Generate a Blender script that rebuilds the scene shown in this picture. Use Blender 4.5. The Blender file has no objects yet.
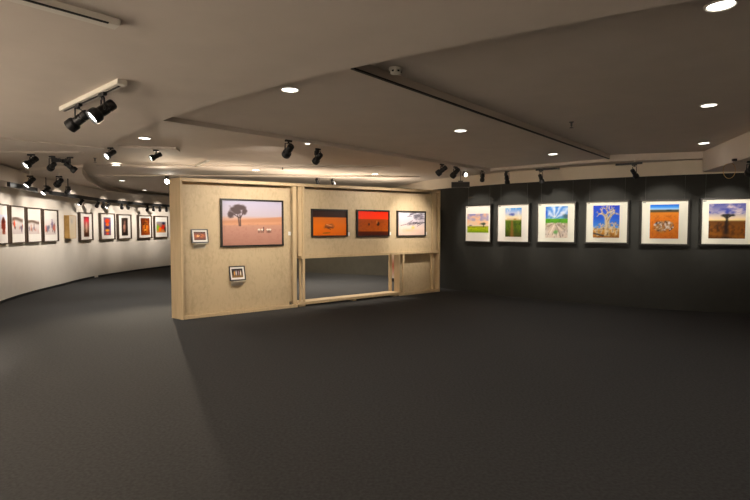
import bpy, bmesh, math, random
import numpy as np
from mathutils import Vector, Matrix
from mathutils.geometry import tessellate_polygon
random.seed(7)
C = bpy.context.scene.collection
SC = bpy.context.scene
F = 500.0; TH = math.atan(23/500.0); EYE = 1.5
CT, ST = math.cos(TH), math.sin(TH)

# ------------------------------------------------------------------ camera
cam = bpy.data.cameras.new('camera'); cam.lens = 24; cam.sensor_width = 36
co = bpy.data.objects.new('camera', cam); C.objects.link(co)
co.location = (0, 0, EYE); co.rotation_euler = (math.pi/2 - TH, 0, 0)
SC.camera = co

def ray(px, py):
    a, b = (px-375)/F, (250-py)/F
    return Vector((a, CT + b*ST, -ST + b*CT))
def at_z(px, py, z):
    r = ray(px, py); t = (z-EYE)/r.z
    return Vector((r.x*t, r.y*t, z))
def at_y(px, py, y):
    r = ray(px, py); t = y/r.y
    return Vector((r.x*t, y, EYE + r.z*t))

# ------------------------------------------------------------------ materials
def lin(c):
    c = np.asarray(c, float)/255.0
    return np.where(c <= .04045, c/12.92, ((c+.055)/1.055)**2.4)
def mat(name, col, rough=.6, metal=0, noise=0, nscale=40, bump=0, emis=0, spec=.5):
    m = bpy.data.materials.new(name); m.use_nodes = True
    nt = m.node_tree; b = nt.nodes['Principled BSDF']
    b.inputs['Base Color'].default_value = (*col, 1); b.inputs['Roughness'].default_value = rough
    b.inputs['Metallic'].default_value = metal; b.inputs['Specular IOR Level'].default_value = spec
    if emis:
        b.inputs['Emission Color'].default_value = (1, .95, .86, 1); b.inputs['Emission Strength'].default_value = emis
    if noise or bump:
        tc = nt.nodes.new('ShaderNodeTexCoord')
        n = nt.nodes.new('ShaderNodeTexNoise'); n.inputs['Scale'].default_value = nscale; n.inputs['Detail'].default_value = 6
        nt.links.new(tc.outputs['Object'], n.inputs['Vector'])
        if noise:
            r = nt.nodes.new('ShaderNodeValToRGB')
            r.color_ramp.elements[0].position = .3; r.color_ramp.elements[1].position = .7
            r.color_ramp.elements[0].color = (*[c*(1-noise) for c in col], 1)
            r.color_ramp.elements[1].color = (*[min(1, c*(1+noise)) for c in col], 1)
            nt.links.new(n.outputs['Fac'], r.inputs['Fac']); nt.links.new(r.outputs['Color'], b.inputs['Base Color'])
        if bump:
            bp = nt.nodes.new('ShaderNodeBump'); bp.inputs['Strength'].default_value = bump; bp.inputs['Distance'].default_value = .01
            nt.links.new(n.outputs['Fac'], bp.inputs['Height']); nt.links.new(bp.outputs['Normal'], b.inputs['Normal'])
    return m
def wood(name, dark, light, zs=.25):
    m = mat(name, light, .55); nt = m.node_tree; b = nt.nodes['Principled BSDF']
    tc = nt.nodes.new('ShaderNodeTexCoord'); mp = nt.nodes.new('ShaderNodeMapping')
    mp.inputs['Scale'].default_value = (1, 1, zs)
    nt.links.new(tc.outputs['Object'], mp.inputs['Vector'])
    n1 = nt.nodes.new('ShaderNodeTexNoise'); n1.inputs['Scale'].default_value = 24; n1.inputs['Detail'].default_value = 7; n1.inputs['Distortion'].default_value = .6
    n2 = nt.nodes.new('ShaderNodeTexNoise'); n2.inputs['Scale'].default_value = 3.2; n2.inputs['Detail'].default_value = 3
    nt.links.new(mp.outputs[0], n1.inputs['Vector']); nt.links.new(mp.outputs[0], n2.inputs['Vector'])
    mx = nt.nodes.new('ShaderNodeMath'); mx.operation = 'MULTIPLY_ADD'; mx.inputs[1].default_value = .65
    sc = nt.nodes.new('ShaderNodeMath'); sc.operation = 'MULTIPLY'; sc.inputs[1].default_value = .35
    nt.links.new(n2.outputs['Fac'], sc.inputs[0]); nt.links.new(n1.outputs['Fac'], mx.inputs[0]); nt.links.new(sc.outputs[0], mx.inputs[2])
    r = nt.nodes.new('ShaderNodeValToRGB')
    e = r.color_ramp.elements; e[0].position = .34; e[0].color = (*dark, 1); e[1].position = .52; e[1].color = (*light, 1)
    nt.links.new(mx.outputs[0], r.inputs['Fac']); nt.links.new(r.outputs['Color'], b.inputs['Base Color'])
    return m

M = {
 'carpet': mat('carpet', (.055, .056, .057), .95, noise=.20, nscale=45, bump=.12, spec=.1),
 'ceil': mat('ceiling_paint', (.64, .565, .49), .8, noise=.03, nscale=3, spec=.2),
 'ceil_dark': mat('ceiling_paint_dim', (.42, .37, .31), .8, noise=.03, nscale=3, spec=.2),
 'white_wall': mat('white_wall_paint', (.74, .69, .62), .8, noise=.02, nscale=5, spec=.2),
 'dark_wall': mat('charcoal_wall_paint', (.029, .0295, .027), .8, noise=.06, nscale=6, spec=.25),
 'back_wall': mat('charcoal_back_paint', (.10, .095, .078), .8, noise=.06, nscale=6, spec=.2),
 'fascia': mat('fascia_paint', (.72, .64, .52), .8, noise=.03, nscale=4, spec=.2),
 'base': mat('black_skirting', (.012, .012, .012), .5),
 'ply': wood('pale_plywood', (.50, .385, .230), (.59, .462, .288), .5),
 'frame_ply': wood('pale_pine', (.55, .415, .245), (.64, .49, .295), .1),
 'black': mat('black_metal', (.012, .012, .013), .42, .2),
 'lens': mat('lit_lens', (1, 1, 1), .3, emis=9),
 'lens_hot': mat('hot_lens', (1, 1, 1), .3, emis=120),
 'lens_off': mat('dark_lens', (.03, .03, .03), .15),
 'down': mat('downlight_lens', (1, 1, 1), .3, emis=7),
 'white_plastic': mat('white_plastic', (.70, .66, .58), .5),
 'mat_board': mat('white_mat_board', (.84, .81, .76), .7, noise=.01, nscale=30, spec=.2),
 'mat_cream': mat('cream_mat_board', (.80, .79, .70), .7, noise=.01, nscale=30, spec=.2),
 'frame_black': mat('black_frame', (.018, .016, .015), .4),
 'frame_brown': mat('brown_frame', (.075, .048, .032), .45, noise=.2, nscale=30),
 'oak': wood('golden_oak', (.45, .26, .07), (.62, .38, .12), .2),
 'wire': mat('steel_wire', (.13, .13, .12), .5, .3),
 'card': mat('white_card', (.85, .84, .80), .7),
 'grey_metal': mat('grey_metal', (.09, .085, .075), .5, .3),
 'slot': mat('dark_slot', (.02, .018, .015), .7),
 'acrylic': mat('clear_acrylic', (.55, .50, .40), .2),
 'ink': mat('grey_ink', (.10, .10, .11), .7),
}

# ------------------------------------------------------------------ mesh helpers
def box(bm, x0, x1, y0, y1, z0, z1, mtx=None):
    vs = [bm.verts.new((x, y, z)) for x in (x0, x1) for y in (y0, y1) for z in (z0, z1)]
    for f in ((0,1,3,2), (4,6,7,5), (0,4,5,1), (2,3,7,6), (0,2,6,4), (1,5,7,3)):
        bm.faces.new([vs[i] for i in f])
    if mtx is not None: bmesh.ops.transform(bm, matrix=mtx, verts=vs)
    return vs
def lathe(bm, prof, mtx=None, n=20, cap=True):
    rings = []
    for r, z in prof:
        rings.append([bm.verts.new((r*math.cos(2*math.pi*k/n), r*math.sin(2*math.pi*k/n), z)) for k in range(n)])
    for a, b in zip(rings, rings[1:]):
        for k in range(n):
            bm.faces.new((a[k], a[(k+1) % n], b[(k+1) % n], b[k]))
    if cap:
        bm.faces.new(rings[0][::-1]); bm.faces.new(rings[-1])
    vs = [v for r in rings for v in r]
    if mtx is not None: bmesh.ops.transform(bm, matrix=mtx, verts=vs)
    return vs
def tube(bm, pts, r, n=8):
    pts = [Vector(p) for p in pts]; rings = []
    for i, p in enumerate(pts):
        d = (pts[min(i+1, len(pts)-1)] - pts[max(i-1, 0)]).normalized()
        q = d.to_track_quat('Z', 'Y')
        rings.append([bm.verts.new(p + q @ Vector((r*math.cos(2*math.pi*k/n), r*math.sin(2*math.pi*k/n), 0))) for k in range(n)])
    for a, b in zip(rings, rings[1:]):
        for k in range(n): bm.faces.new((a[k], a[(k+1) % n], b[(k+1) % n], b[k]))
    bm.faces.new(rings[0][::-1]); bm.faces.new(rings[-1])
def prism(bm, poly, z0, z1):
    a = [bm.verts.new((p[0], p[1], z0)) for p in poly]; b = [bm.verts.new((p[0], p[1], z1)) for p in poly]
    n = len(poly)
    for k in range(n): bm.faces.new((a[k], b[k], b[(k+1) % n], a[(k+1) % n]))
    for t in tessellate_polygon([[Vector((p[0], p[1], 0)) for p in poly]]):
        if len(set(t)) == 3:
            bm.faces.new([a[q] for q in t]); bm.faces.new([b[q] for q in t][::-1])
def ribbon(bm, pts, th, z0, z1):
    """wall along a plan polyline, thickness th to the left of travel"""
    ps = [Vector((p[0], p[1])) for p in pts]; out = []
    for i, p in enumerate(ps):
        d = (ps[min(i+1, len(ps)-1)] - ps[max(i-1, 0)]).normalized()
        out.append(p + Vector((-d.y, d.x))*th)
    prev = None
    for p, q in zip(ps, out):
        cur = [bm.verts.new((p.x, p.y, z0)), bm.verts.new((p.x, p.y, z1)), bm.verts.new((q.x, q.y, z1)), bm.verts.new((q.x, q.y, z0))]
        if prev:
            for k in range(4): bm.faces.new((prev[k], cur[k], cur[(k+1) % 4], prev[(k+1) % 4]))
        else: bm.faces.new(cur)
        prev = cur
    bm.faces.new(prev[::-1])
def obj(name, bm, m, parent=None, smooth=False, bevel=0):
    if isinstance(m, str): m = M[m]
    if bevel:
        bmesh.ops.bevel(bm, geom=[e for e in bm.edges], offset=bevel, segments=2, affect='EDGES', clamp_overlap=True)
    bmesh.ops.recalc_face_normals(bm, faces=bm.faces[:])
    me = bpy.data.meshes.new(name); bm.to_mesh(me); bm.free()
    me.materials.append(m)
    o = bpy.data.objects.new(name, me); C.objects.link(o)
    if parent: o.parent = parent
    if smooth:
        for p in me.polygons: p.use_smooth = True
        try: me.set_sharp_from_angle(angle=math.radians(35))
        except Exception: pass
    return o
def tag(o, label, cat, group=None):
    o['label'] = label; o['category'] = cat
    if group: o['group'] = group
    return o
def thing(name, label, cat, loc=(0,0,0), rotz=0, group=None):
    o = bpy.data.objects.new(name, None); C.objects.link(o); o.empty_display_size = .1
    o.location = loc; o.rotation_euler = (0, 0, rotz)
    return tag(o, label, cat, group)
def struct(name, bm, m, **k):
    o = obj(name, bm, m, **k); o['kind'] = 'structure'; return o
def B(): return bmesh.new()
def smooth_curve(pts, n=6):
    P = [Vector((p[0], p[1])) for p in pts]; P = [2*P[0]-P[1]] + P + [2*P[-1]-P[-2]]; out = []
    for i in range(1, len(P)-2):
        for k in range(n):
            t = k/n; a, b, c, d = P[i-1:i+3]
            out.append(.5*((2*b) + (c-a)*t + (2*a-5*b+4*c-d)*t*t + (3*b-a-3*c+d)*t**3))
    out.append(P[-2]); return out
def hit(curve, px):
    """plan point where the pixel column meets a wall curve"""
    k = (px-375)/F                                   # x = k*y (to the pitch's cosine)
    best = None
    for a, b in zip(curve, curve[1:]):
        fa, fb = a.x - k*a.y, b.x - k*b.y
        if fa*fb <= 0 and abs(fa-fb) > 1e-9 and a.y > 1 and b.y > 1:
            p = a + (b-a)*(fa/(fa-fb))
            if best is None or p.y < best.y: best = p
    return best
def shifted(curve, off):
    out = []
    for i, p in enumerate(curve):
        d = (curve[min(i+1, len(curve)-1)] - curve[max(i-1, 0)]).normalized(); out.append(p + Vector((d.y, -d.x))*off)
    return out
def z_at(p, py, px=375):
    r = ray(px, py); return EYE + r.z*(p.y/r.y)

# ------------------------------------------------------------------ room shell
bm = B(); box(bm, -13, 12, -9, 23, -.1, 0); struct('floor', bm, 'carpet')

lw_px = [(0,304), (12,299.6), (30,294), (60,286.2), (90,278.6), (121,273.4), (145,269.9), (171,266.6)]
lw = [Vector((-4.6,-8)), Vector((-4.8,0)), Vector((-5.3,3.2)), Vector((-6.2,6.3))] + [at_z(x, y, 0).xy for x, y in lw_px]
lwc = smooth_curve(lw)
rw_px = [(440,287.9), (472,292.0), (496,295.1), (520,297.6), (590,303.8), (660,308.9), (696,311.1), (750,313.9)]
rwp = [at_z(x, y, 0).xy for x, y in rw_px]
rw = [Vector((.45,15.3)), Vector((1.0,13.6))] + rwp + [Vector((7.6,8.4)), Vector((9.0,8.2))]
rwc = smooth_curve(rw)
LWH = 2.29
bm = B(); ribbon(bm, lwc, .2, 0, 2.75); struct('wall_left', bm, 'white_wall')
seam = hit(lwc, 95.3)
def part_curve(c, pred): return [p for p in c if pred(p)]
for sel in (lambda p: p.y < seam.y-.08, lambda p: p.y > seam.y+.05):
    cc = part_curve(lwc, sel)
    cc = cc + [seam + (seam-cc[-1]).normalized()*-.12] if cc[-1].y < seam.y else [seam + (cc[0]-seam).normalized()*.1] + cc
    bm = B(); ribbon(bm, cc, -.012, 0, .055); struct('baseboard_left', bm, 'base')
bm = B(); ribbon(bm, rwc, .2, 0, 2.43); struct('wall_right', bm, 'dark_wall')
bm = B(); ribbon(bm, rwc, .2, 2.4301, 2.95); struct('trim_1', bm, 'fascia')
bm = B(); ribbon(bm, [lwc[-1]+Vector((-.1,.12)), Vector((.6,15.25))], .2, 0, 2.95); struct('wall_back', bm, 'back_wall')
e = lwc[-1]; bm = B(); box(bm, e.x-.06, e.x+.04, e.y+.001, e.y+.10, 0, 2.3); struct('trim_2', bm, 'base')
bm = B(); box(bm, 9, 9.2, -9, 8.4, 0, 2.95); struct('wall_east', bm, 'dark_wall')
bm = B(); box(bm, -4.7, 9.2, -7.2, -7, 0, 2.95); struct('wall_near', bm, 'white_wall')

# ---- ceiling: low curved soffit with a raised recess in three levels
ZS, Z1, Z2, ZB = 2.60, 2.585, 2.54, 2.30
ZC, ZM, ZR = 2.68, 2.735, 2.80
near = [at_z(x, y, ZS).xy for x, y in [(695,0), (540,29), (390,60), (270,87.5), (170,118), (130,134), (100,150)]]
far1 = [at_z(x, y, Z1).xy for x, y in [(90,156.5), (84,163.5)]]
far2 = [at_z(x, y, Z2).xy for x, y in [(82,171), (84,176.5), (91,183), (110,191.5), (140,196.8), (170,200.2)]]
edge = smooth_curve([Vector((4.4,.9))] + near + far1 + far2 + [Vector((-6.6,18.6)), Vector((-5.6,19.0))], 5)
outer = [Vector((-5.6,22)), Vector((-12,22)), Vector((-12,-8)), Vector((11,-8)), Vector((11,.9))]
bm = B(); prism(bm, edge + outer, ZS, 3.0); struct('ceiling_soffit', bm, 'ceil')
i1 = min(range(len(edge)), key=lambda i: abs(edge[i].y-7.05) + (edge[i].x > -3)*9)
i2 = min(range(len(edge)), key=lambda i: abs(edge[i].y-8.75) + (edge[i].x > -3)*9)
bm = B(); prism(bm, edge[i1:] + [Vector((-5.6,22)), Vector((-12,22)), edge[i1] + (at_z(0,138.5,Z1).xy-edge[i1])*6], Z1, ZS+.05); struct('trim_3', bm, 'ceil')
bm = B(); prism(bm, edge[i2:] + [Vector((-5.6,22)), Vector((-12,22)), edge[i2] + (at_z(0,172.5,Z2).xy-edge[i2])*4], Z2, Z1+.05); struct('trim_4', bm, 'ceil')
lw_far = [p for p in lwc if p.y > 7.8]
bm = B(); ribbon(bm, lw_far, -.55, ZB, Z2+.02); struct('trim_5', bm, 'ceil')

A0 = Vector((-5.0, 3.0)); A1 = at_z(490,171,ZC).xy; Ap = at_z(160,120,ZC).xy
A0 = Ap + (Ap-A1).normalized()*2.5
Bp = at_z(354,67,ZM).xy; B1 = at_z(610,161.5,ZC).xy; B0 = Bp + (Bp-B1).normalized()*2.5
mid = at_z(610,161.5,ZC).xy; E = at_z(703,158.5,ZC).xy
F1 = at_z(750,140,ZC).xy; F2 = F1 + (F1-E)*2.2
bm = B(); prism(bm, [A0, A1, mid, E, E+Vector((4,0)), Vector((10,9.5)), Vector((10,22)), Vector((-12,22)), Vector((-12,A0.y))], ZC, 3.0); struct('ceiling_far', bm, 'ceil')
dB = (B1-Bp).normalized(); B1x = B1
bm = B(); prism(bm, [A0, A1, B1, B0], ZM, 3.0); struct('ceiling_middle', bm, 'ceil')
bm = B(); prism(bm, [B0, B1, E, F1, F2, Vector((F2.x,-8)), Vector((-6,-8)), Vector((-6,B0.y))], ZR, 3.0); struct('ceiling_main', bm, 'ceil')
bm = B(); prism(bm, [E, F1, F2, Vector((F2.x,-6.9)), Vector((8.99,-6.9)), Vector((8.99,8.2)), Vector((6.6,8.62))], 2.45, 2.98); struct('ceiling_right', bm, 'ceil')
# shadow gap track let into the step of the main ceiling
nB = Vector((dB.y, -dB.x))
bm = B(); prism(bm, [Bp-nB*.035, B1-nB*.035, B1-nB*.005, Bp-nB*.005], ZM-.012, ZM+.01); struct('trim_6', bm, 'slot')
# shallow cross ribs
k = 7
def rib(p, q, w, z0, z1):
    global k
    d = (q-p).normalized(); n = Vector((-d.y, d.x))*w
    bm = B(); prism(bm, [p, q, q+n, p+n], z0, z1); struct('trim_%d' % k, bm, 'ceil'); k += 1
for (x0, y0, x1, y1) in [(118,147.5,176,149), (96,166,400,167), (95,176,420,177)]:
    rib(at_z(x0, y0, ZC-.03).xy, at_z(x1, y1, ZC-.03).xy, .30, ZC-.03, ZC+.02)

rib(at_z(-40,152,Z1-.012).xy, at_z(79,152.5,Z1-.012).xy, .16, Z1-.012, Z1+.01)
# ------------------------------------------------------------------ track lights
def lamp(loc, d, power, size, blend, parent, col=(1,.89,.76), rad=.03):
    l = bpy.data.lights.new('lamp', 'SPOT'); l.energy = power; l.spot_size = math.radians(size); l.spot_blend = blend
    l.shadow_soft_size = rad; l.color = col
    o = bpy.data.objects.new('lamp', l); C.objects.link(o); o.parent = parent
    o.location = loc; o.rotation_euler = Vector(d).to_track_quat('-Z', 'Y').to_euler()
    return o
def dirv(az, el):
    """azimuth degrees: 0 = away from the camera (+Y), 90 = to the right; el downwards"""
    a, e = math.radians(az), math.radians(el)
    return Vector((math.sin(a)*math.cos(e), math.cos(a)*math.cos(e), -math.sin(e)))
RWT = Vector((.8,-.6))
def spot(mount, label, aim, s=1.0, lens='off', drop=.11, driver=0, track=None, tdir=None, group=None, power=0, size=50, blend=.7, col=(1,.89,.76)):
    """track spotlight; mount = point under its track; aim = direction of the head"""
    t = thing('track_spotlight', label, 'spotlight', mount, 0, group)
    s *= .72; drop *= 1.12
    td = Vector((*(tdir if tdir is not None else (.66,-.75)), 0)).normalized()
    R = Matrix(((td.x, -td.y, 0, 0), (td.y, td.x, 0, 0), (0, 0, 1, 0), (0, 0, 0, 1)))
    bm = B(); box(bm, -.055*s, .055*s, -.017*s, .017*s, -.028*s, 0, R); obj('adapter', bm, 'black', t, bevel=.003)
    if track:
        bm = B(); box(bm, track[0], track[1], -.022, .022, 0, .035, R); obj('track_section', bm, 'black', t)
    d = Vector(aim).normalized()
    piv = Vector((0, 0, -drop*s))
    hd = Vector((d.x, d.y, 0)).normalized(); side = Vector((-hd.y, hd.x, 0))
    bm = B(); tube(bm, [(0,0,-.02*s), (0,0,-.05*s)], .014*s)
    for sg in (-1, 1):
        tube(bm, [Vector((0,0,-.045*s)), side*sg*.05*s + Vector((0,0,-.05*s)), side*sg*.053*s + piv], .008*s, 6)
    obj('yoke', bm, 'black', t, smooth=True)
    top = ZC if tdir is RWT else Z2 if 'middle row' in label else 0
    if top > mount[2]+.01:
        bm = B(); tube(bm, [(0,0,0), (0,0,top-mount[2])], .010); obj('stem', bm, 'white_plastic', t)
    if driver:
        bm = B(); box(bm, -.02*s + .055*s*driver, .02*s+.055*s*driver, -.03*s, .03*s, -.12*s, -.03*s, R)
        box(bm, min(0, .15*s*driver), max(0, .15*s*driver), -.028*s, .028*s, -.115*s, -.045*s, R); obj('driver_box', bm, 'black', t)
    Q = Matrix.Translation(piv) @ d.to_track_quat('Z', 'Y').to_matrix().to_4x4()
    bm = B(); lathe(bm, [(.02*s,-.115*s), (.040*s,-.11*s), (.046*s,-.10*s), (.046*s,-.055*s), (.041*s,-.05*s), (.041*s,-.042*s), (.046*s,-.037*s), (.046*s,.02*s), (.044*s,.045*s)], Q)
    body = obj('housing', bm, 'black', t, smooth=True)
    bm = B(); lathe(bm, [(.044*s,.030*s), (.062*s,.05*s), (.064*s,.06*s), (.064*s,.115*s), (.058*s,.115*s), (.054*s,.07*s), (.044*s,.06*s)], Q, cap=False); obj('bezel', bm, 'black', body, smooth=True)
    bm = B(); lathe(bm, [(.0595*s,.088*s), (.0595*s,.094*s), (.045*s,.103*s), (.02*s,.107*s)], Q); 
    obj('lens', bm, {'off':'lens_off','on':'lens','hot':'lens_hot'}[lens], body, smooth=True)
    if power: lamp(piv + d*.135*s, d, power, size, blend, t, col)
    return t
def aim_to(mount, tgt, drop=.11): return Vector(tgt) - (Vector(mount) - Vector((0,0,drop)))

# white surface rail with the two big spotlights, top left
def rail(name, p, q, w, h, m, label, cat, slot=None, over=0):
    p, q = Vector(p), Vector(q); L = (q-p).length; a = math.atan2(q.y-p.y, q.x-p.x)
    t = thing(name, label, cat, (*((p+q)/2).xy, p.z), a)
    bm = B(); box(bm, -L/2, L/2, -w/2, w/2, -h, 0); obj('housing', bm, m, t, bevel=.004)
    if slot:
        bm = B(); box(bm, -L/2+.02, L/2-.06, slot[0], slot[1], -h-.004, -h+.002); obj('slot', bm, 'slot', t)
    return t
r0, r1 = at_z(63.5,109.5,ZS-.02), at_z(122.5,82,ZS-.02); r0.z = r1.z = ZS
rail('light_rail', r0, r1, .075, .038, 'white_plastic', 'short white ceiling rail carrying two large black spotlights at upper left', 'rail', (-.008,.008))
rd = (r1-r0).xy
q0, q1 = at_z(-60,-22,ZS-.03), at_z(118,27,ZS-.03); q0.z = q1.z = ZS
rail('light_rail', q0, q1, .085, .035, 'white_plastic', 'empty white ceiling rail in the top left corner of the photo', 'rail', (-.0425,-.028))
m = at_z(78.5,104,ZS-.042)
spot(m, 'large black spotlight with unseen lens, first on the short white rail', (-3,.3,-2.0), 1.25, 'off', tdir=rd, drop=.135, power=25, size=60)
m = at_z(102.5,93,ZS-.042)
spot(m, 'large black spotlight showing its white lens, second on the short white rail', (-2.5,-2.2,-2.8), 1.3, 'on', tdir=rd, drop=.13, power=25, size=60)

# group of three then four hanging below the low ceiling over the white wall
WC = (1, .90, .79)
def lwpt(px, z): p = hit(lwc, px); return Vector((p.x, p.y, z))
g = 'black spotlights over the white curved wall'
XD = (1, .05)
m = at_z(31,154,Z1); spot(m, 'black spotlight with bright lens, leftmost of three in the upper row', (-.8,-1.2,-1.2), 1.3, 'on', tdir=XD, group=g, power=20, size=50)
m = at_z(52,156,Z1); spot(m, 'black spotlight with square driver box, middle of three in the upper row', aim_to(m, lwpt(-5,1.45)), 1.12, 'off', driver=1, drop=.17, tdir=XD, group=g, power=50, size=50, blend=1, col=WC)
m = at_z(70,157,Z1); spot(m, 'black spotlight with driver box beside the curved ceiling edge', (.9,.5,-.9), 1.12, 'off', driver=-1, drop=.17, tdir=XD, group=g)
m = at_z(30,175.5,2.46); spot(m, 'black spotlight with round glowing lens, left in the middle row', (-1.1,-1.9,-2.4), 1.35, 'on', tdir=XD, group=g, power=20, size=50)
m = at_z(59,176,2.46); spot(m, 'dark black spotlight, right in the middle row below the driver box ones', aim_to(m, lwpt(18,1.5)), 1.35, 'off', tdir=XD, group=g, power=40, size=50, blend=1, col=WC)
ZI = 2.40
def track_pt(px, off, z):
    i = min(range(len(lwc)-1), key=lambda i: (hit(lwc, px)-lwc[i]).length); p = hit(lwc, px)
    d = (lwc[i+1]-lwc[max(i-1,0)]).normalized(); n = Vector((d.y, -d.x))
    if n.x < 0: n = -n
    # step out from the wall and slide so that the same column is met
    return Vector((*(p + n*off), z)), d, n

# black tracks that run along the head of the white wall
def wall_track(px0, px1, label):
    seg = [p for p in lwc if hit(lwc, px0).y <= p.y <= hit(lwc, px1).y]
    seg = [hit(lwc, px0)] + seg + [hit(lwc, px1)]
    pts = []
    for i, p in enumerate(seg):
        d = (seg[min(i+1, len(seg)-1)] - seg[max(i-1,0)]).normalized(); n = Vector((d.y, -d.x)); pts.append(p + n*.50)
    bm = B(); ribbon(bm, pts, -.05, ZB-.085, ZB)
    t = obj('light_track', bm, 'black'); tag(t, label, 'track', 'black light tracks at the top of the white wall')
wall_track(-25, 8, 'short black light track above the leftmost prints on white wall')
wall_track(22, 166, 'long curved black light track along the top of the white wall')

js = [(46,185.5,'lit',34,'black spotlight with a bright lens above the third white print'),
      (68,186.5,'dark',49,'dark black spotlight hanging above the fourth white print'),
      (82,196.5,'lit',71,'small track spotlight with a white lens above the oak box'),
      (98.6,195.8,'dark',86,'small dark track spotlight above the pink narrow picture'),
      (104,199.5,'dark',96,'small dark track spotlight just left of the red lantern picture'),
      (109,200,'lit',107,'small track spotlight with lit lens over the red lantern picture'),
      (122.5,199.5,'dark',124.5,'small dark track spotlight over the dark figure picture'),
      (128.5,201,'dark',135,'small dark track spotlight right of the dark figure picture'),
      (148,203,'dark',145,'small dark track spotlight over the amber picture'),
      (154,203.5,'dark',155,'small dark track spotlight between the last two white-wall pictures'),
      (160.5,204,'dark',161,'small dark track spotlight over the last white-wall picture'),
      (167,204.5,'dark',172,'small dark track spotlight next to the partition end')]
for i, (px, py, st, tp, lab) in enumerate(js):
    if i < 2:
        mnt = p = at_z(px, py, 2.37)
    else:
        p, d, n = track_pt(px, .5, ZB-.085)
        best = 9
        for wx in np.linspace(50, 170.2, 484):                       # the place on the track that meets this column
            q, dd, nn = track_pt(wx, .525, ZB-.086); e_ = abs(375+F*q.x/q.y - px)
            if e_ < best: best, p, d = e_, q, dd
        mnt = p
    tg = lwpt(min(tp,169), 1.42)
    pw = {0:150, 1:140}.get(i, 0)
    a = aim_to(mnt, tg)
    if st == 'lit' and i != 0: a = Vector((-.55,-.75,-1.1))
    if i == 0: a = Vector((-.5,-1.2,-1.3))
    spot(mnt, lab, a, 1.25 if i < 2 else 1.1, 'on' if st == 'lit' else 'off', tdir=XD if i < 2 else d, group=g if i < 2 else 'small spotlights on the black wall track', drop=.10)
    if i < 2:
        bm = B(); tube(bm, [(0,0,0), (0,0,Z2-2.37)], .010); 
        o = obj('stem', bm, 'black', [x for x in C.objects if x.get('label') == lab][0])

# ------------------------------------------------------------------ plywood partition
N = at_z(182.5, 320.0, 0).xy; Fe = at_z(440, 291.6, 0).xy
PU = (Fe-N).normalized(); PN = Vector((-PU.y, PU.x)); PL = (Fe-N).length; PT = .30
def s_of(px, d=0):
    k = (px-375)/F; o = N + PN*d
    return (k*o.y - o.x)/(PU.x - k*PU.y)
def zp(px, py, d=0):
    o = N + PN*d + PU*s_of(px, d); return z_at(o, py, px)
pang = math.atan2(PU.y, PU.x)
part = thing('display_partition', 'freestanding pale plywood partition with a low rectangular opening, standing on the carpet', 'partition', (N.x, N.y, 0), pang)
ZT0, ZT1 = zp(183, 177.5), zp(439, 190.3)
def zt(s): return ZT0 + (ZT1-ZT0)*s/PL
def pbox(name, s0, s1, d0, d1, z0, z1, m='frame_ply', top=False, bev=.004):
    bm = B(); vs = box(bm, s0, s1, d0, d1, z0, z1)
    if top:
        for v in vs:
            if v.co.z > z1-1e-6: v.co.z = zt(v.co.x) + (z1)
    return obj(name, bm, m, part, bevel=bev)
W = .04
def tbox(name, s0, s1, d0, d1, z0, dz, m='frame_ply', bev=.004):
    """box whose head follows the top rail, dz below it"""
    bm = B(); vs = box(bm, s0, s1, d0, d1, 0, 1)
    for v in vs: v.co.z = z0 if v.co.z < .5 else zt(v.co.x) - dz
    return obj(name, bm, m, part, bevel=bev)
def rail_top(s0, s1, d0, d1):
    bm = B(); vs = box(bm, s0, s1, d0, d1, 0, 1)
    for v in vs:
        v.co.z = zt(v.co.x) - (.055 if v.co.z < .5 else 0)
        if v.co.x < .01: v.co.x -= .085*v.co.y/PT
    return obj('top_rail', bm, 'frame_ply', part, bevel=.004)
s_a, s_b = s_of(289.5), s_of(304.3)
s_j = s_of(399.5)
RC = .07
ZSH = .955
bm = B(); vs = box(bm, 0, .035, 0, PT, 0, 1)
for v in vs:
    v.co.z = 0 if v.co.z < .5 else zt(max(0, v.co.x)) - .056
    v.co.x -= .085*v.co.y/PT
obj('end_panel', bm, 'frame_ply', part, bevel=.004)
tbox('end_panel', PL-.035, PL, 0, PT, 0, .056, 'frame_ply')
rail_top(0, PL, 0, PT)
tbox('panel', .036, s_of(290.8), RC, RC+.02, .055, .10, 'ply', 0)
tbox('panel', s_of(305.5), PL-.036, RC, RC+.02, ZSH+.001, .10, 'ply', 0)
tbox('back_panel', .036, s_of(290), PT-.02, PT, .055, .056, 'ply', 0)
tbox('back_panel', s_of(290)+.001, PL-.036, PT-.02, PT, ZSH+.001, .056, 'ply', 0)
pbox('base_rail', .036, s_of(297.5)-.001, 0, .10, 0, .052)
pbox('sill_board', s_of(297.5), s_j, 0, PT, .035, .085)
pbox('base_rail', s_j+.001, PL-.036, 0, .12, 0, .06)
tbox('back_panel', s_of(291)+.001, s_of(298,RC), RC+.13, RC+.15, .086, .056, 'ply', 0)
tbox('stud', s_of(292.6,RC), s_of(296.2,RC), RC-.02, RC+.05, .053, .056)
tbox('stud', s_of(298,RC), s_of(302.2,RC), RC-.02, RC+.12, ZSH+.001, .056)
pbox('post', s_of(299.2,.14), s_of(301.0,.14), .12, .16, .086, ZSH-.051)
tbox('post', s_b-.028, s_b+.014, 0, .04, .086, .056)
pbox('foot', s_b-.10, s_b+.03, .02, PT-.02, 0, .034)
pbox('foot', s_j-.12, s_j-.04, .02, PT-.02, 0, .034)
pbox('foot', (s_b+s_j)/2-.04, (s_b+s_j)/2+.04, .02, PT-.02, 0, .034)
pbox('shelf_rail', s_b-.06, PL-.036, 0, PT-.021, ZSH-.05, ZSH)
pbox('post', s_of(388.3,PT), s_of(391.0,PT), PT-.04, PT, .086, ZSH-.051)
pbox('jamb_panel', s_j, s_j+.02, .0, .17, .061, ZSH-.051)
pbox('post', s_of(403), s_of(404.7), .0, .035, .061, ZSH-.051)
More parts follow.
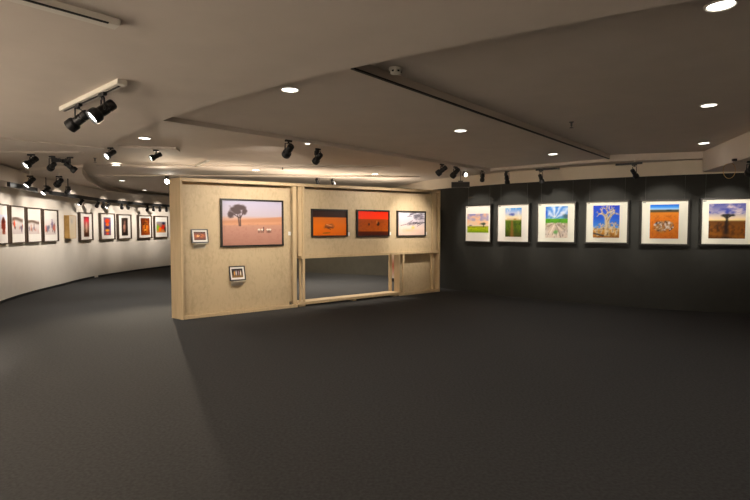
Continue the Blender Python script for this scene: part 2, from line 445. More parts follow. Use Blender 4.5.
pbox('lower_panel', s_j+.022, PL-.037, .19, .21, .001, ZSH-.051, 'ply', bev=0)
pbox('stud', PL-.16, PL-.08, .10, .16, .061, ZSH-.051)
tbox('stud', s_of(431.5,RC), s_of(435,RC)-.0, RC-.03, RC-.001, ZSH+.001, .056)

# ------------------------------------------------------------------ art painting
def vnoise(u, v, f, seed):
    r = np.random.RandomState(seed); n = int(f)+3; g = r.rand(n, n)
    x, y = u*f, v*f; i = np.floor(x).astype(int) % (n-1); j = np.floor(y).astype(int) % (n-1)
    a, b = x-np.floor(x), y-np.floor(y); a = a*a*(3-2*a); b = b*b*(3-2*b)
    return (g[j,i]*(1-a)+g[j,i+1]*a)*(1-b) + (g[j+1,i]*(1-a)+g[j+1,i+1]*a)*b
def fbm(u, v, f, seed): return (vnoise(u,v,f,seed)*.55 + vnoise(u,v,f*2,seed+1)*.3 + vnoise(u,v,f*4.3,seed+2)*.15)
class Art:
    def __init__(s, w, h):
        s.u, s.v = np.meshgrid(np.linspace(0,1,w), np.linspace(0,1,h)); s.a = w/h
        s.c = np.zeros((h, w, 3))
    def mixin(s, m, col): m = np.clip(m, 0, 1)[..., None]; s.c = s.c*(1-m) + np.asarray(col, float)*m
    def grad(s, stops):
        vs = [t[0] for t in stops]
        for k in range(3): s.c[..., k] = np.interp(s.v, vs, [t[1][k] for t in stops])
    def noise(s, f, seed, su=1, sv=1): return fbm(s.u*su*.999, s.v*sv*.999, f, seed)
    def blob(s, x, y, rx, ry, col, soft=.3, wob=0, seed=1, k=1):
        d = np.sqrt(((s.u-x)/rx)**2 + ((s.v-y)/ry)**2)
        if wob: d = d + (s.noise(9, seed)-.5)*wob
        s.mixin(k*(1-d)/soft, col)
    def line(s, x0, y0, x1, y1, w, col, k=1):
        dx, dy = (x1-x0)*s.a, y1-y0; L2 = dx*dx+dy*dy
        t = np.clip(((s.u-x0)*s.a*dx + (s.v-y0)*dy)/L2, 0, 1)
        d = np.hypot((s.u-x0)*s.a-t*dx, s.v-y0-t*dy); s.mixin(k*(1.6-d/w), col)
def art(name, w, h):
    A = Art(w, h); u, v = A.u, A.v
    if name == 'dune_tree':
        A.grad([(0,(172,124,108)), (.30,(184,136,120)), (.52,(194,146,124)), (.60,(206,164,144)), (.66,(190,180,194)), (1,(184,180,206))])
        ridge = .56+.10*u; A.mixin((ridge-v)*30*(v > .45), (196,140,108)); A.mixin(np.exp(-((v-.47-.03*u)/.03)**2)*.4, (232,178,140))
        n = A.noise(26, 3); A.mixin((n-.5)*.8*(v < .5), (158,106,90))
        tk = (74,56,54)
        A.line(.29,.44,.285,.68,.014,tk); A.line(.27,.44,.25,.70,.010,tk); A.line(.29,.6,.36,.8,.010,tk); A.line(.27,.62,.16,.72,.010,tk)
        for x, y, rx, ry in [(.2,.80,.10,.10), (.30,.84,.11,.08), (.14,.68,.06,.07), (.25,.74,.10,.07), (.36,.76,.05,.07), (.33,.86,.06,.06)]:
            A.blob(x, y, rx, ry, (82,66,68), .5, 1.5, int(x*99))
        for x in (.60,.655,.75,.79): A.blob(x, .345, .028, .032, (240,226,214), .4); A.line(x-.01,.28,x-.01,.33,.008,(84,60,54)); A.line(x+.015,.28,x+.015,.33,.008,(84,60,54))
        A.line(.68,.33,.68,.40,.01,(70,50,50))
    elif name == 'orange_dark':
        A.grad([(0,(214,116,34)), (.4,(220,124,40)), (.72,(206,120,52)), (.735,(66,46,38)), (1,(58,40,34))])
        A.blob(.48,.36,.16,.12,(172,104,62),.6,1.3,3); A.line(.36,.34,.6,.30,.014,(96,62,52)); A.line(.40,.44,.55,.38,.014,(236,168,120)); A.line(.44,.3,.52,.24,.012,(86,56,46)); A.line(.3,.09,.5,.11,.012,(96,92,40))
    elif name == 'red_dusk':
        A.grad([(0,(74,34,16)), (.16,(92,44,18)), (.18,(168,92,26)), (.66,(158,80,22)), (.68,(232,74,10)), (1,(240,60,6))])
        A.mixin((A.noise(18,4)-.45)*(v < .66), (110,60,24))
        A.blob(.66,.48,.06,.10,(58,32,24),.4); A.blob(.62,.55,.03,.09,(190,120,70),.4); A.blob(.36,.46,.035,.07,(84,44,26),.4)
    elif name == 'branches':
        A.grad([(0,(214,190,178)), (.3,(222,200,190)), (.6,(200,192,200)), (1,(206,204,214))])
        A.blob(.56,.33,.09,.10,(250,196,110),1.0); A.blob(.4,.2,.4,.12,(228,186,160),1.0,1,2)
        r = random.Random(5)
        for _ in range(34):
            x, y = r.uniform(.5,1), r.uniform(.45,1); L = r.uniform(.1,.25)
            A.line(x, y, x-L, y-L*r.uniform(-.2,.7), .010, (88,84,96), .8)
        A.blob(.78,.8,.22,.16,(110,106,118),.8,1.6,6,.8); A.line(.1,.42,.62,.55,.012,(120,112,120)); A.line(1,.55,.55,.52,.02,(92,86,96))
    elif name == 'warm_small':
        A.grad([(0,(84,42,16)), (.5,(160,86,30)), (1,(70,36,18))]); A.blob(.35,.5,.18,.2,(244,190,130),.6,1,2); A.blob(.7,.5,.2,.25,(196,110,40),.6,1,3); A.mixin((A.noise(8,2)-.5)*2,(60,26,10))
    elif name == 'street_small':
        A.grad([(0,(150,120,80)), (.4,(90,74,60)), (1,(50,46,48))])
        for x, c in [(.25,(210,160,90)), (.4,(220,220,220)), (.6,(170,140,150)), (.8,(230,220,200))]: A.blob(x,.5,.07,.34,c,.5,.8,int(x*50))
    elif name == 'meadow_dusk':
        A.grad([(0,(120,150,20)), (.22,(168,180,30)), (.32,(150,150,40)), (.36,(222,206,190)), (.6,(226,196,170)), (.75,(176,164,190)), (1,(140,140,186))])
        n = A.noise(6,11); A.mixin((n-.42)*2.5*(v > .42), (236,190,150)); A.mixin((.5-n)*2*(v > .6), (140,140,178))
        A.mixin((A.noise(16,12)-.5)*3*(v < .33), (96,120,14))
        A.blob(.78,.46,.18,.07,(70,84,70),.6,1.2,4); A.line(.78,.3,.78,.44,.02,(70,66,56)); A.blob(.16,.38,.10,.04,(120,110,110),.6)
    elif name == 'green_path':
        A.grad([(0,(70,70,16)), (.3,(96,116,26)), (.55,(90,110,36)), (.60,(210,190,150)), (.68,(236,222,190)), (.82,(190,196,220)), (.95,(120,160,214)), (1,(50,140,206))])
        A.mixin((A.noise(14,21)-.45)*3*(v < .57), (60,84,16)); A.mixin((1-np.abs(u-.42)/(.2-.22*v))*1.2*(v < .56), (136,104,60))
        A.blob(.38,.78,.22,.07,(92,104,168),.6,1,5); A.mixin((A.noise(5,23)-.5)*3*(v > .62), (240,236,230)); A.blob(.6,.61,.12,.03,(170,130,80),.6)
    elif name == 'white_rocks':
        A.grad([(0,(214,200,186)), (.2,(206,196,190)), (.46,(176,166,140)), (.48,(86,150,40)), (.6,(96,160,44)), (.62,(80,150,190)), (.7,(110,150,210)), (1,(70,130,204))])
        th = np.arctan2(v-.62, u-.42); A.mixin((np.sin(th*9+A.noise(4,31)*9)*.35+.35)*(v > .62), (236,240,248)); A.mixin((A.noise(5,33)-.45)*3*(v > .66), (236,236,236))
        A.blob(.92,.68,.2,.08,(70,104,120),.6,1,4); A.blob(.04,.8,.1,.2,(24,88,190),.8)
        A.mixin((np.sin(np.arctan2(v-.5,u-.45)*13+A.noise(6,34)*12)*.6-.1+(A.noise(14,35)-.5)*2)*(v < .46), (120,108,104))
        r = random.Random(3)
        for i in range(40):
            a = r.uniform(math.pi*1.02, math.pi*1.98); L0 = r.uniform(.05,.2); L1 = L0+r.uniform(.1,.4); x0, y0, x1, y1 = .45+math.cos(a)*L0, .48+math.sin(a)*L0, .45+math.cos(a)*L1, .48+math.sin(a)*L1
            A.line(x0, y0, x1, y1, .014, r.choice([(232,222,214), (150,136,124), (196,180,164), (222,206,190)]), .8)
        A.blob(.45,.19,.12,.09,(110,160,100),.6,1,5); A.mixin((A.noise(12,32)-.5)*2.5*(v < .6)*(v > .48), (60,120,30))
    elif name == 'pale_tree':
        A.grad([(0,(150,104,44)), (.16,(176,128,56)), (.27,(196,156,84)), (.31,(96,150,214)), (.6,(34,96,200)), (1,(14,70,186))])
        A.mixin((A.noise(9,41)-.5)*2*(v < .3), (96,70,40)); tc = (206,190,162); dk = (112,92,72)
        r = random.Random(11)
        def grow(x, y, ang, L, wd, k):
            x1, y1 = x+math.cos(ang)*L/A.a, y+math.sin(ang)*L
            A.line(x, y, x1, y1, wd, tc); A.line(x+.012, y, x1+.010, y1, wd*.3, dk, .7)
            if k: 
                for s_ in (-1, 1): grow(x1, y1, ang+s_*r.uniform(.35,.95), L*r.uniform(.55,.8), wd*.62, k-1)
        A.line(.53,.12,.54,.5,.055,tc); A.line(.57,.12,.57,.5,.015,dk); grow(.54,.46,1.75,.2,.045,4); grow(.54,.5,1.1,.2,.035,3)
        for x, y in [(.3,.3), (.75,.3), (.18,.2), (.88,.24)]: grow(x, y-.12, 1.57+r.uniform(-.3,.3), .12, .03, 4)
        for i in range(26): A.blob(r.uniform(.1,.95), r.uniform(.06,.3), .05, .04, r.choice([tc, dk, (170,146,110)]), .7, 1.6, i, .8)
        A.line(0,.14,.4,.06,.02,(52,48,56))
    elif name == 'stone_ring':
        A.grad([(0,(176,104,20)), (.3,(190,118,36)), (.55,(204,122,28)), (.77,(196,128,50)), (.785,(62,60,44)), (.84,(86,80,60)), (.855,(180,206,230)), (.93,(70,144,224)), (1,(24,100,204))])
        A.blob(.5,.35,.38,.20,(150,118,84),.5,1,3); A.mixin((A.noise(15,51)-.45)*4*(((u-.48)/.36)**2+((v-.36)/.17)**2 < 1), (210,204,204)); A.mixin((A.noise(17,52)-.5)*5*(((u-.48)/.36)**2+((v-.36)/.17)**2 < 1), (70,62,66))
        A.mixin((A.noise(20,53)-.5)*2*(v < .7), (150,84,14)); A.blob(.66,.84,.12,.03,(50,52,40),.5,.6)
    elif name == 'acacia':
        A.grad([(0,(96,64,30)), (.25,(128,84,32)), (.5,(104,72,36)), (.52,(226,204,150)), (.6,(214,196,170)), (.75,(150,146,176)), (1,(84,88,146))])
        A.mixin((A.noise(5,61,1,2)-.45)*3.4*(v > .55), (206,190,190)); A.mixin((A.noise(6,62,1,2)-.52)*3*(v > .7), (70,78,150))
        A.mixin((A.noise(12,63)-.45)*2.5*(v < .5), (66,44,26)); A.mixin((1-np.abs(u-.48)/(.05+.22*(.5-v)))*(v < .5)*1.0, (40,28,24))
        A.blob(.52,.66,.22,.055,(54,54,56),.5,1.0,6); A.line(.5,.48,.5,.64,.025,(44,40,38)); A.line(.5,.56,.38,.66,.012,(50,48,46)); A.line(.5,.58,.64,.66,.012,(50,48,46)); A.mixin(np.exp(-((v-.14+.1*u)/.05)**2)*.4, (176,120,50))
    elif name == 'red_figure':
        A.grad([(0,(226,216,214)), (1,(214,216,230))]); A.blob(.3,.55,.3,.5,(196,206,232),.9); A.blob(.76,.45,.17,.52,(126,52,26),.4,.6,3); A.blob(.76,.72,.12,.2,(84,36,28),.5)
    elif name in ('beach_a', 'beach_b', 'beach_c'):
        A.grad([(0,(206,196,194)), (.5,(214,206,204)), (1,(228,222,220))])
        if name != 'beach_c': A.mixin(np.exp(-((v-.85-.06*np.sin(u*5))/.10)**2)*1.2, (122,106,96))
        cols = [(150,120,110), (196,160,150), (120,110,124), (176,110,84), (224,216,210), (110,86,80)]
        r = random.Random(name)
        for i in range(12): A.blob(r.random(), r.uniform(.15,.65), r.uniform(.04,.09), r.uniform(.1,.22), r.choice(cols), .6, .9, i)
        if name == 'beach_a': A.blob(.18,.6,.09,.28,(214,90,50),.6)
        if name == 'beach_c': A.blob(.22,.42,.26,.24,(126,124,142),.6,1,2); A.blob(.66,.7,.14,.34,(140,128,150),.6,1,3); A.blob(.86,.4,.16,.26,(196,120,104),.6,1,4); A.blob(.06,.4,.08,.22,(210,110,90),.6)
    elif name == 'pink_narrow':
        A.grad([(0,(70,40,24)), (.4,(150,120,100)), (.8,(206,90,96)), (1,(120,50,56))]); A.blob(.5,.5,.22,.5,(232,196,180),.8,.6,2); A.blob(.6,.85,.36,.16,(224,66,80),.8); A.blob(.5,.1,.5,.15,(80,50,30),.7)
    elif name == 'lantern':
        A.grad([(0,(130,96,110)), (.5,(96,84,130)), (1,(140,110,130))]); A.blob(.5,.8,.42,.16,(232,80,34),.5); A.blob(.5,.6,.36,.10,(240,120,40),.5); A.blob(.5,.42,.34,.08,(60,40,70),.5); A.blob(.5,.28,.4,.1,(240,170,70),.6); A.blob(.5,.1,.3,.1,(220,90,60),.6)
    elif name == 'dark_figure':
        A.grad([(0,(44,34,30)), (1,(70,60,54))]); A.blob(.45,.45,.28,.34,(186,146,132),.7,1,2); A.blob(.5,.75,.2,.14,(140,110,100),.6)
    elif name == 'amber':
        A.grad([(0,(150,80,34)), (1,(110,56,26))]); A.blob(.55,.5,.42,.44,(204,124,50),.6,1,2); A.blob(.5,.72,.36,.04,(70,34,20),.5); A.line(.5,.2,.5,.75,.03,(84,40,22)); A.blob(.32,.62,.12,.06,(60,30,20),.5); A.blob(.7,.62,.12,.06,(60,30,20),.5); A.blob(.5,.3,.2,.06,(230,170,90),.5); A.blob(.04,.5,.1,.5,(70,50,36),.6)
    elif name == 'market':
        A.grad([(0,(214,150,90)), (.5,(150,110,90)), (1,(150,150,160))]); A.blob(.15,.45,.2,.35,(120,166,60),.6,1,2); A.blob(.4,.3,.2,.22,(236,110,30),.6,1,3); A.blob(.7,.5,.22,.3,(196,50,30),.6,1,4); A.blob(.75,.82,.2,.16,(52,52,76),.6,1,5); A.blob(.92,.3,.12,.3,(40,30,40),.6)
    elif name == 'blank':
        A.grad([(0,(226,212,186)), (1,(216,206,190))]); A.blob(.4,.75,.2,.16,(190,186,184),.9)
    elif name == 'banner':
        A.grad([(0,(226,216,204)), (.2,(190,120,100)), (.3,(214,190,170)), (.5,(236,226,214)), (1,(240,232,220))]); A.blob(.5,.2,.4,.1,(186,84,66),.6,1,2)
    return A.c
PM = {}
def print_mat():
    if 'p' not in PM:
        m = mat('photo_print', (1,1,1), .45, spec=.3); nt = m.node_tree
        a = nt.nodes.new('ShaderNodeVertexColor'); a.layer_name = 'ink'
        nt.links.new(a.outputs['Color'], nt.nodes['Principled BSDF'].inputs['Base Color']); PM['p'] = m
    return PM['p']
def print_obj(name, x0, x1, z0, z1, y, parent, what, res=46, tilt=None):
    w = max(8, int(res*min(1.5, (x1-x0)/(z1-z0)))); h = res
    c = art(what, w, h)
    if what != 'dune_tree': g = c.mean(2, keepdims=True); c = g + (c-g)*1.12; c = 122 + (c-128)*1.12
    c = lin(np.clip(c, 0, 255))
    verts = [(x0+(x1-x0)*i/(w-1), y, z0+(z1-z0)*j/(h-1)) for j in range(h) for i in range(w)]
    faces = [(j*w+i, j*w+i+1, (j+1)*w+i+1, (j+1)*w+i) for j in range(h-1) for i in range(w-1)]
    me = bpy.data.meshes.new(name); me.from_pydata(verts, [], faces)
    at = me.color_attributes.new('ink', 'FLOAT_COLOR', 'POINT')
    buf = np.ones((w*h, 4), np.float32); buf[:, :3] = c.reshape(-1, 3); at.data.foreach_set('color', buf.ravel())
    me.materials.append(print_mat())
    o = bpy.data.objects.new(name, me); C.objects.link(o); o.parent = parent
    return o
def ring(bm, w, h, t, y0, y1):
    """frame border: outer w x h (bottom at z=0, centred x), bar t, from y0 (back) to y1 (front)"""
    o = [(-w/2,0), (w/2,0), (w/2,h), (-w/2,h)]; i = [(-w/2+t,t), (w/2-t,t), (w/2-t,h-t), (-w/2+t,h-t)]
    V = {}
    for nm, pts in (('o',o), ('i',i)):
        for yy, y in ((0,y0), (1,y1)): V[nm,yy] = [bm.verts.new((x,y,z)) for x, z in pts]
    for k in range(4):
        n = (k+1) % 4
        bm.faces.new((V['o',1][k], V['o',1][n], V['i',1][n], V['i',1][k])); bm.faces.new((V['o',0][k], V['i',0][k], V['i',0][n], V['o',0][n]))
        bm.faces.new((V['o',0][k], V['o',0][n], V['o',1][n], V['o',1][k])); bm.faces.new((V['i',0][k], V['i',1][k], V['i',1][n], V['i',0][n]))
def picture(name, label, Pl, Pr, z0, z1, what, prt, frame='frame_black', board='mat_board', bar=.022, depth=.04, group=None, wires=0, res=46, off=.008, caption=False):
    """Pl, Pr plan points of the frame's left/right edge; prt = (u0,u1,v0,v1) of the print inside the frame"""
    t2 = (Pr-Pl); w = t2.length; a = math.atan2(t2.y, t2.x); d = t2.normalized(); n = Vector((d.y, -d.x))
    mid = (Pl+Pr)/2 + n*off; h = z1-z0
    t = thing(name, label, 'picture', (mid.x, mid.y, z0), a, group)
    bm = B(); ring(bm, w, h, bar, 0, -depth); obj('frame', bm, frame, t)
    if prt is None:
        bm = B(); box(bm, -w/2+bar*.5, w/2-bar*.5, -depth*.45, -.004, bar*.5, h-bar*.5); obj('backing', bm, 'frame_black', t)
        print_obj('print', -w/2+bar, w/2-bar, bar, h-bar, -depth*(.97 if frame == 'oak' else .5), t, what, res)
    else:
        bm = B(); box(bm, -w/2+bar*.5, w/2-bar*.5, -depth*.55, -.004, bar*.5, h-bar*.5); mb = obj('mat_board', bm, board, t)
        u0, u1, v0, v1 = prt
        print_obj('print', -w/2+w*u0, -w/2+w*u1, h*v0, h*v1, -depth*.55-.002, mb, what, res)
    if caption:
        bm = B(); 
        for x0, x1, zz in ((.055,.085,.925), (.092,.112,.925)): box(bm, -w/2+w*x0, -w/2+w*x1, -depth*.55-.002, -depth*.55, h*zz, h*(zz+.018))
        obj('caption', bm, 'ink', mb)
    for k in range(wires):
        x = (-w/2+.1*w) if k == 0 else (w/2-.1*w)
        bm = B(); tube(bm, [(x,-.006,h), (x,-.006,2.425-z0)], .0022, 5); obj('hanging_wire', bm, 'wire', t)
    return t

# ---- right wall: six pictures (and one just peeping from behind the partition)
RP = [(464.4,491,204.5,242.3,'meadow_dusk',(466.8,488,213.8,232.6),'framed print of a pastel dusk sky over a yellow-green meadow, beside the partition','mat_board'),
      (496.4,529.4,203.4,242.8,'green_path',(504.8,521,208,236.8),'framed upright print of a brown path through a green field on the dark wall','mat_board'),
      (536.4,575.6,201.9,243.1,'white_rocks',(545,567.2,206.4,237.7),'framed print of pale streaked rocks under radiating clouds on the dark wall','mat_cream'),
      (584.4,628.4,200.4,243.7,'pale_tree',(592.7,619,205.4,237.7),'framed print of a pale gnarled tree against deep blue sky','mat_cream'),
      (639.8,689,199.2,245.2,'stone_ring',(649.5,678.3,204.5,238.6),'framed print of grey stones heaped on an orange plain','mat_cream'),
      (699.6,754,197.6,245.6,'acacia',(708.4,745.2,203.4,238.6),'framed print of a flat-topped tree on a dark plain, at the right edge','mat_cream')]
right_pics = []
rwf = shifted(rwc, .06); lwf = shifted(lwc, .04); lwb = shifted(lwc, .10)
for x0, x1, y0, y1, nm, (a, b, c, d), lab, bd in RP:
    Pl, Pr = hit(rwf, x0), hit(rwf, x1); cx = (x0+x1)/2; pm = (Pl+Pr)/2
    Wd = (Pr-Pl).length
    def uu(px):
        k = (px-375)/F; dv = (Pr-Pl)
        return (k*Pl.y-Pl.x)/(dv.x-k*dv.y)
    z1, z0 = z_at(pm, y0, cx), z_at(pm, y1, cx)
    h = z1-z0; v0, v1 = (z_at(pm, d, cx)-z0)/h, (z_at(pm, c, cx)-z0)/h
    picture('framed_picture', lab, Pl, Pr, z0, z1, nm, (uu(a), uu(b), v0, v1), 'frame_black', bd, .026, .06, 'framed prints along the dark wall', 2, caption=True, off=-.048)
    right_pics.append((pm, (z0+z1)/2, Wd))
Pl, Pr = hit(rwc, 425), hit(rwc, 441.6)
picture('framed_picture', 'black-framed print mostly hidden behind the right end of the partition', Pl, Pr, z_at(Pr,243.5,440), z_at(Pr,209,440), 'acacia', (.2,.8,.15,.9), 'frame_black', 'mat_cream', .03, .08, 'framed prints along the dark wall')

# ---- left wall
LP = [(-10,8.2,203.6,244.4,'red_figure',(-7,7,214.5,234.6),'white print of a dark red figure, cut by the left edge of the photo'),
      (10.2,25.2,206,243.2,'beach_a',(12.6,23.2,217,234),'white framed print of a beach crowd with an orange figure at left'),
      (26.6,41.6,207.8,242.4,'beach_b',(28.4,39.4,220,234),'white framed print of a bathing crowd below a brown hill'),
      (43,57.8,209.5,241.6,'beach_c',(45.4,55.8,219,234.6),'white framed print of grey and red figures, beside the oak box'),
      (79.6,92.6,212.5,240.6,'pink_narrow',(84,89.3,216.7,236.7),'dark framed print with a narrow pink and brown image'),
      (100.2,114.8,213.2,239.8,'lantern',(104,111,217.4,235.3),'dark framed print of an orange-red lantern shape on purple'),
      (117.8,131.2,214.3,239.1,'dark_figure',(121.8,128,218,235.6),'dark framed print of a pale figure on a nearly black image'),
      (138.2,151.6,215.3,238.4,'amber',(141,149.8,218,235),'dark framed print of an amber brown face-like image'),
      (154.4,167.8,216,237.7,'market',(156.5,166,221.6,232.5),'framed print of a colourful red and green scene, nearest the partition end')]
left_pics = []
for i, (x0, x1, y0, y1, nm, (a, b, c, d), lab) in enumerate(LP):
    Pl, Pr = hit(lwf, x0), hit(lwf, x1); pm = (Pl+Pr)/2; cx = (x0+x1)/2; dv = Pr-Pl
    uu = lambda px: (((px-375)/F)*Pl.y-Pl.x)/(dv.x-((px-375)/F)*dv.y)
    z1, z0 = z_at(pm, y0, cx), z_at(pm, y1, cx); h = z1-z0
    picture('framed_picture', lab, Pl, Pr, z0, z1, nm, (uu(a), uu(b), (z_at(pm,d,cx)-z0)/h, (z_at(pm,c,cx)-z0)/h), 'frame_brown', 'mat_board', .02 if i < 4 else .032, .07, 'framed prints along the white curved wall', res=34, off=-.036)
    left_pics.append((pm, (z0+z1)/2, dv.length, dv.normalized()))
Pl, Pr = hit(lwb, 68.6), hit(lwb, 75.2); pm = (Pl+Pr)/2
picture('shadow_box', 'small shallow golden oak box frame with a blank cream face', Pl, Pr, z_at(pm,238.4,71), z_at(pm,215.4,71), 'blank', None, 'oak', 'mat_board', .014, .12, None, res=20, off=-.096)
box_spot = (pm, Vector(((Pr-Pl).y, -(Pr-Pl).x)).normalized())

# ---- partition pictures
def ppt(px, d=0):
    return N + PN*d + PU*s_of(px, d)
def ppic(x0, x1, y0, y1, nm, lab, res=56, dp=.045, bar=.028, cy=None):
    d = RC; Pl, Pr = ppt(x0, d), ppt(x1, d); pm = (Pl+Pr)/2; cx = (x0+x1)/2
    picture('framed_picture', lab, Pl, Pr, z_at(pm, y1, cx), z_at(pm, y0, cx), nm, None, 'frame_black', 'mat_board', bar, dp, 'framed photographs on the plywood partition', res=res, off=.001)
ppic(220.2,282.6,199.6,246.4,'dune_tree','large framed photograph of a lone tree and white animals on a pink-orange plain', 90)
ppic(310.8,346.8,209.2,236.8,'orange_dark','framed photograph of an orange sand plain under a dark brown band')
ppic(356,388.4,210,236.8,'red_dusk','framed photograph with a red-orange sky over a brown plain, middle of three')
ppic(396.2,424.6,211,236.4,'branches','framed photograph of dark branches against a pale lilac sky')
for px, py, lab in [(289.4,233.5,'white caption card beside the large dune photograph'), (348.6,234,'white caption card beside the orange sand photograph'), (390,233.5,'white caption card beside the red sky photograph'), (426,233.3,'white caption card beside the branches photograph')]:
    d = RC if px > 300 else RC; p = ppt(px, d); z = z_at(p, py, px)
    bm = B(); box(bm, -.026, .026, -.006, -.001, -.035, .035); o = obj('caption_card', bm, 'card'); o.location = (p.x, p.y, z); o.rotation_euler = (0,0,pang)
    tag(o, lab, 'card', 'caption cards on the partition')
def small_frame(x0, x1, y0, y1, ysh, nm, lab, slab):
    d = RC; Pl, Pr = ppt(x0, d-.05), ppt(x1, d-.05); pm = (Pl+Pr)/2; w = (Pr-Pl).length; cx = (x0+x1)/2
    z1, z0 = z_at(pm, y0, cx), z_at(pm, y1, cx); h = z1-z0
    t = thing('photo_frame', lab, 'picture', (pm.x, pm.y, z0), pang, 'small photo frames on ledges'); t.rotation_euler = (-math.radians(14), 0, pang)
    bm = B(); ring(bm, w, h, .016, .012, -.022); obj('frame', bm, 'frame_black', t)
    bm = B(); box(bm, -w/2+.008, w/2-.008, -.008, .01, .008, h-.008); obj('mat_board', bm, 'mat_board', t)
    print_obj('print', -w/2+w*.15, w/2-w*.15, h*.2, h*.82, -.010, t, nm, 24)
    s = thing('display_ledge', slab, 'ledge', (pm.x, pm.y, z0), pang, 'small display ledges on the partition')
    bm = B(); box(bm, -w*.36, w*.36, -.05, .049, -.018, -.0065); obj('shelf', bm, 'acrylic', s)
    bm = B(); box(bm, -w*.36, w*.36, .040, .049, -.09, -.0185); obj('back_plate', bm, 'acrylic', s)
    bm = B(); box(bm, -w*.36, w*.36, -.058, -.0505, -.018, .000); obj('lip', bm, 'acrylic', s)
small_frame(191.8,208.6,229,243,247,'warm_small','small tilted black frame with a warm brown photo, upper left on the partition','small clear ledge under the warm brown photo')
small_frame(229.4,245.2,266,280.5,283,'street_small','small tilted black frame with a street photo, below the large dune photograph','small clear ledge under the street photo')

# white banner standing beyond the opening
p = at_z(398, 281, 0)
t = thing('display_banner', 'tall white banner with reddish print standing behind the partition opening', 'banner', p, 0)
bm = B(); box(bm, -.17, .17, .004, .03, .08, 1.9); obj('board', bm, 'card', t)
print_obj('print', -.168, .168, .09, 1.88, .002, t, 'banner', 24)
bm = B(); box(bm, -.18, .18, -.12, .16, 0, .08); obj('base', bm, 'base', t, bevel=.01)

# ------------------------------------------------------------------ spotlights in the recess
def nz(p, z): return Vector((p.x, p.y, z))
DA = (A1-Ap).normalized()
rb = ZC-.03
m = at_z(110.5,147.5,rb); spot(m, 'black spotlight with a white lens facing us, inside the rounded end of the ceiling recess', (-.5,-1,-.75), 1.05, 'on', tdir=XD, power=25, size=60)
m = at_z(156,150,rb); spot(m, 'black spotlight turned left with a pale lens, in the recess above the partition end', (-2.2,-1.5,-1.4), 1.05, 'on', tdir=XD, power=25, size=60)
m = at_z(167,176.5,ZC-.03); glare = spot(m, 'glaring spotlight shining at us beside the left end of the partition', (.36,-1,-.2), 1.1, 'hot', tdir=XD, drop=.12)
GL = m
# five heads over the partition, hung at the edge of the step
def pp(px, py, d=.0): 
    p = ppt(px, RC); return nz(p, z_at(p, py, px))
m = at_z(288.5,140,ZC); spot(m, 'black spotlight seen from behind, first along the ceiling step over the large dune photograph', aim_to(m, pp(242,225)), 1.35, 'off', tdir=DA, drop=.13, power=118, size=100, blend=1)
m = at_z(318,148.5,ZC); spot(m, 'black spotlight with driver box, second along the ceiling step', aim_to(m, pp(268,222)), 1.2, 'off', tdir=DA, driver=-.4, drop=.15, power=118, size=100, blend=1)
m = at_z(442,164,ZC); spot(m, 'black spotlight tilted left above the right end of the partition', aim_to(m, pp(370,225)), 1.35, 'off', tdir=DA, power=100, size=100, blend=1)
m = at_z(455.5,166.5,ZC); spot(m, 'black spotlight with a grey rim, above the dark hanging box', aim_to(m, pp(410,226)), 1.35, 'off', tdir=DA, power=170, size=60, blend=1)
m = at_z(464.5,171.5,ZC); spot(m, 'spotlight facing us with a white ring of light, above the dark hanging box', (.25,-1,-.12), .95, 'on', tdir=DA, drop=.09)

def rpt(i, dz=0): pm, zc, w = right_pics[i]; return Vector((pm.x, pm.y, zc+dz))
TC = (1, .91, .78)
m = at_z(482.5,170.5,ZC); spot(m, 'slim black spotlight at the corner of the ceiling step by the dark wall', aim_to(m, rpt(0,.1)), 1.05, 'off', tdir=DA, driver=.0, drop=.17)
m = at_z(507,171,2.62); spot(m, 'black spotlight with driver box over the green path print', aim_to(m, rpt(1,.1)), 1.1, 'off', tdir=RWT, driver=-.4, drop=.19)
m = at_z(541,170.5,2.60); spot(m, 'black spotlight on a short track over the pale rocks print', aim_to(m, rpt(2,.05)), 1.05, 'off', tdir=RWT, track=(-.1,.35), drop=.18)
m = at_z(634.5,164.5,2.58); spot(m, 'black spotlight on a short track over the stone heap print', aim_to(m, rpt(4,.05)), 1.05, 'off', tdir=RWT, track=(-.30,.12), drop=.18)
m = at_z(751,161,2.45); edge_spot = spot(m, 'black spotlight at the right edge over the flat-topped tree print', aim_to(m, rpt(5,.05)), 1.3, 'off', tdir=(1,-.1), track=(-.25,.3), drop=.12)
p = at_z(731,163,2.45) - m; bm = B(); tube(bm, [Vector((.08*math.sin(a), .01*a, -.115+.11*math.cos(a))) + p for a in np.linspace(.1,6.2,26)], .004, 6)
obj('cable', bm, 'oak', edge_spot, smooth=True)['label'] = 'thin pale looped cable'
# heads behind the partition, just showing over its top
for px, py, lab in [(317.5,176.5,'black spotlight just showing above the partition top, left one of two'), (333,177,'black spotlight just showing above the partition top, right one of two')]:
    m = at_z(px, py, ZC); m.z = ZC; spot(m, lab, (.2,.9,-.7), 1.1, 'off', tdir=(1,0), drop=.14)

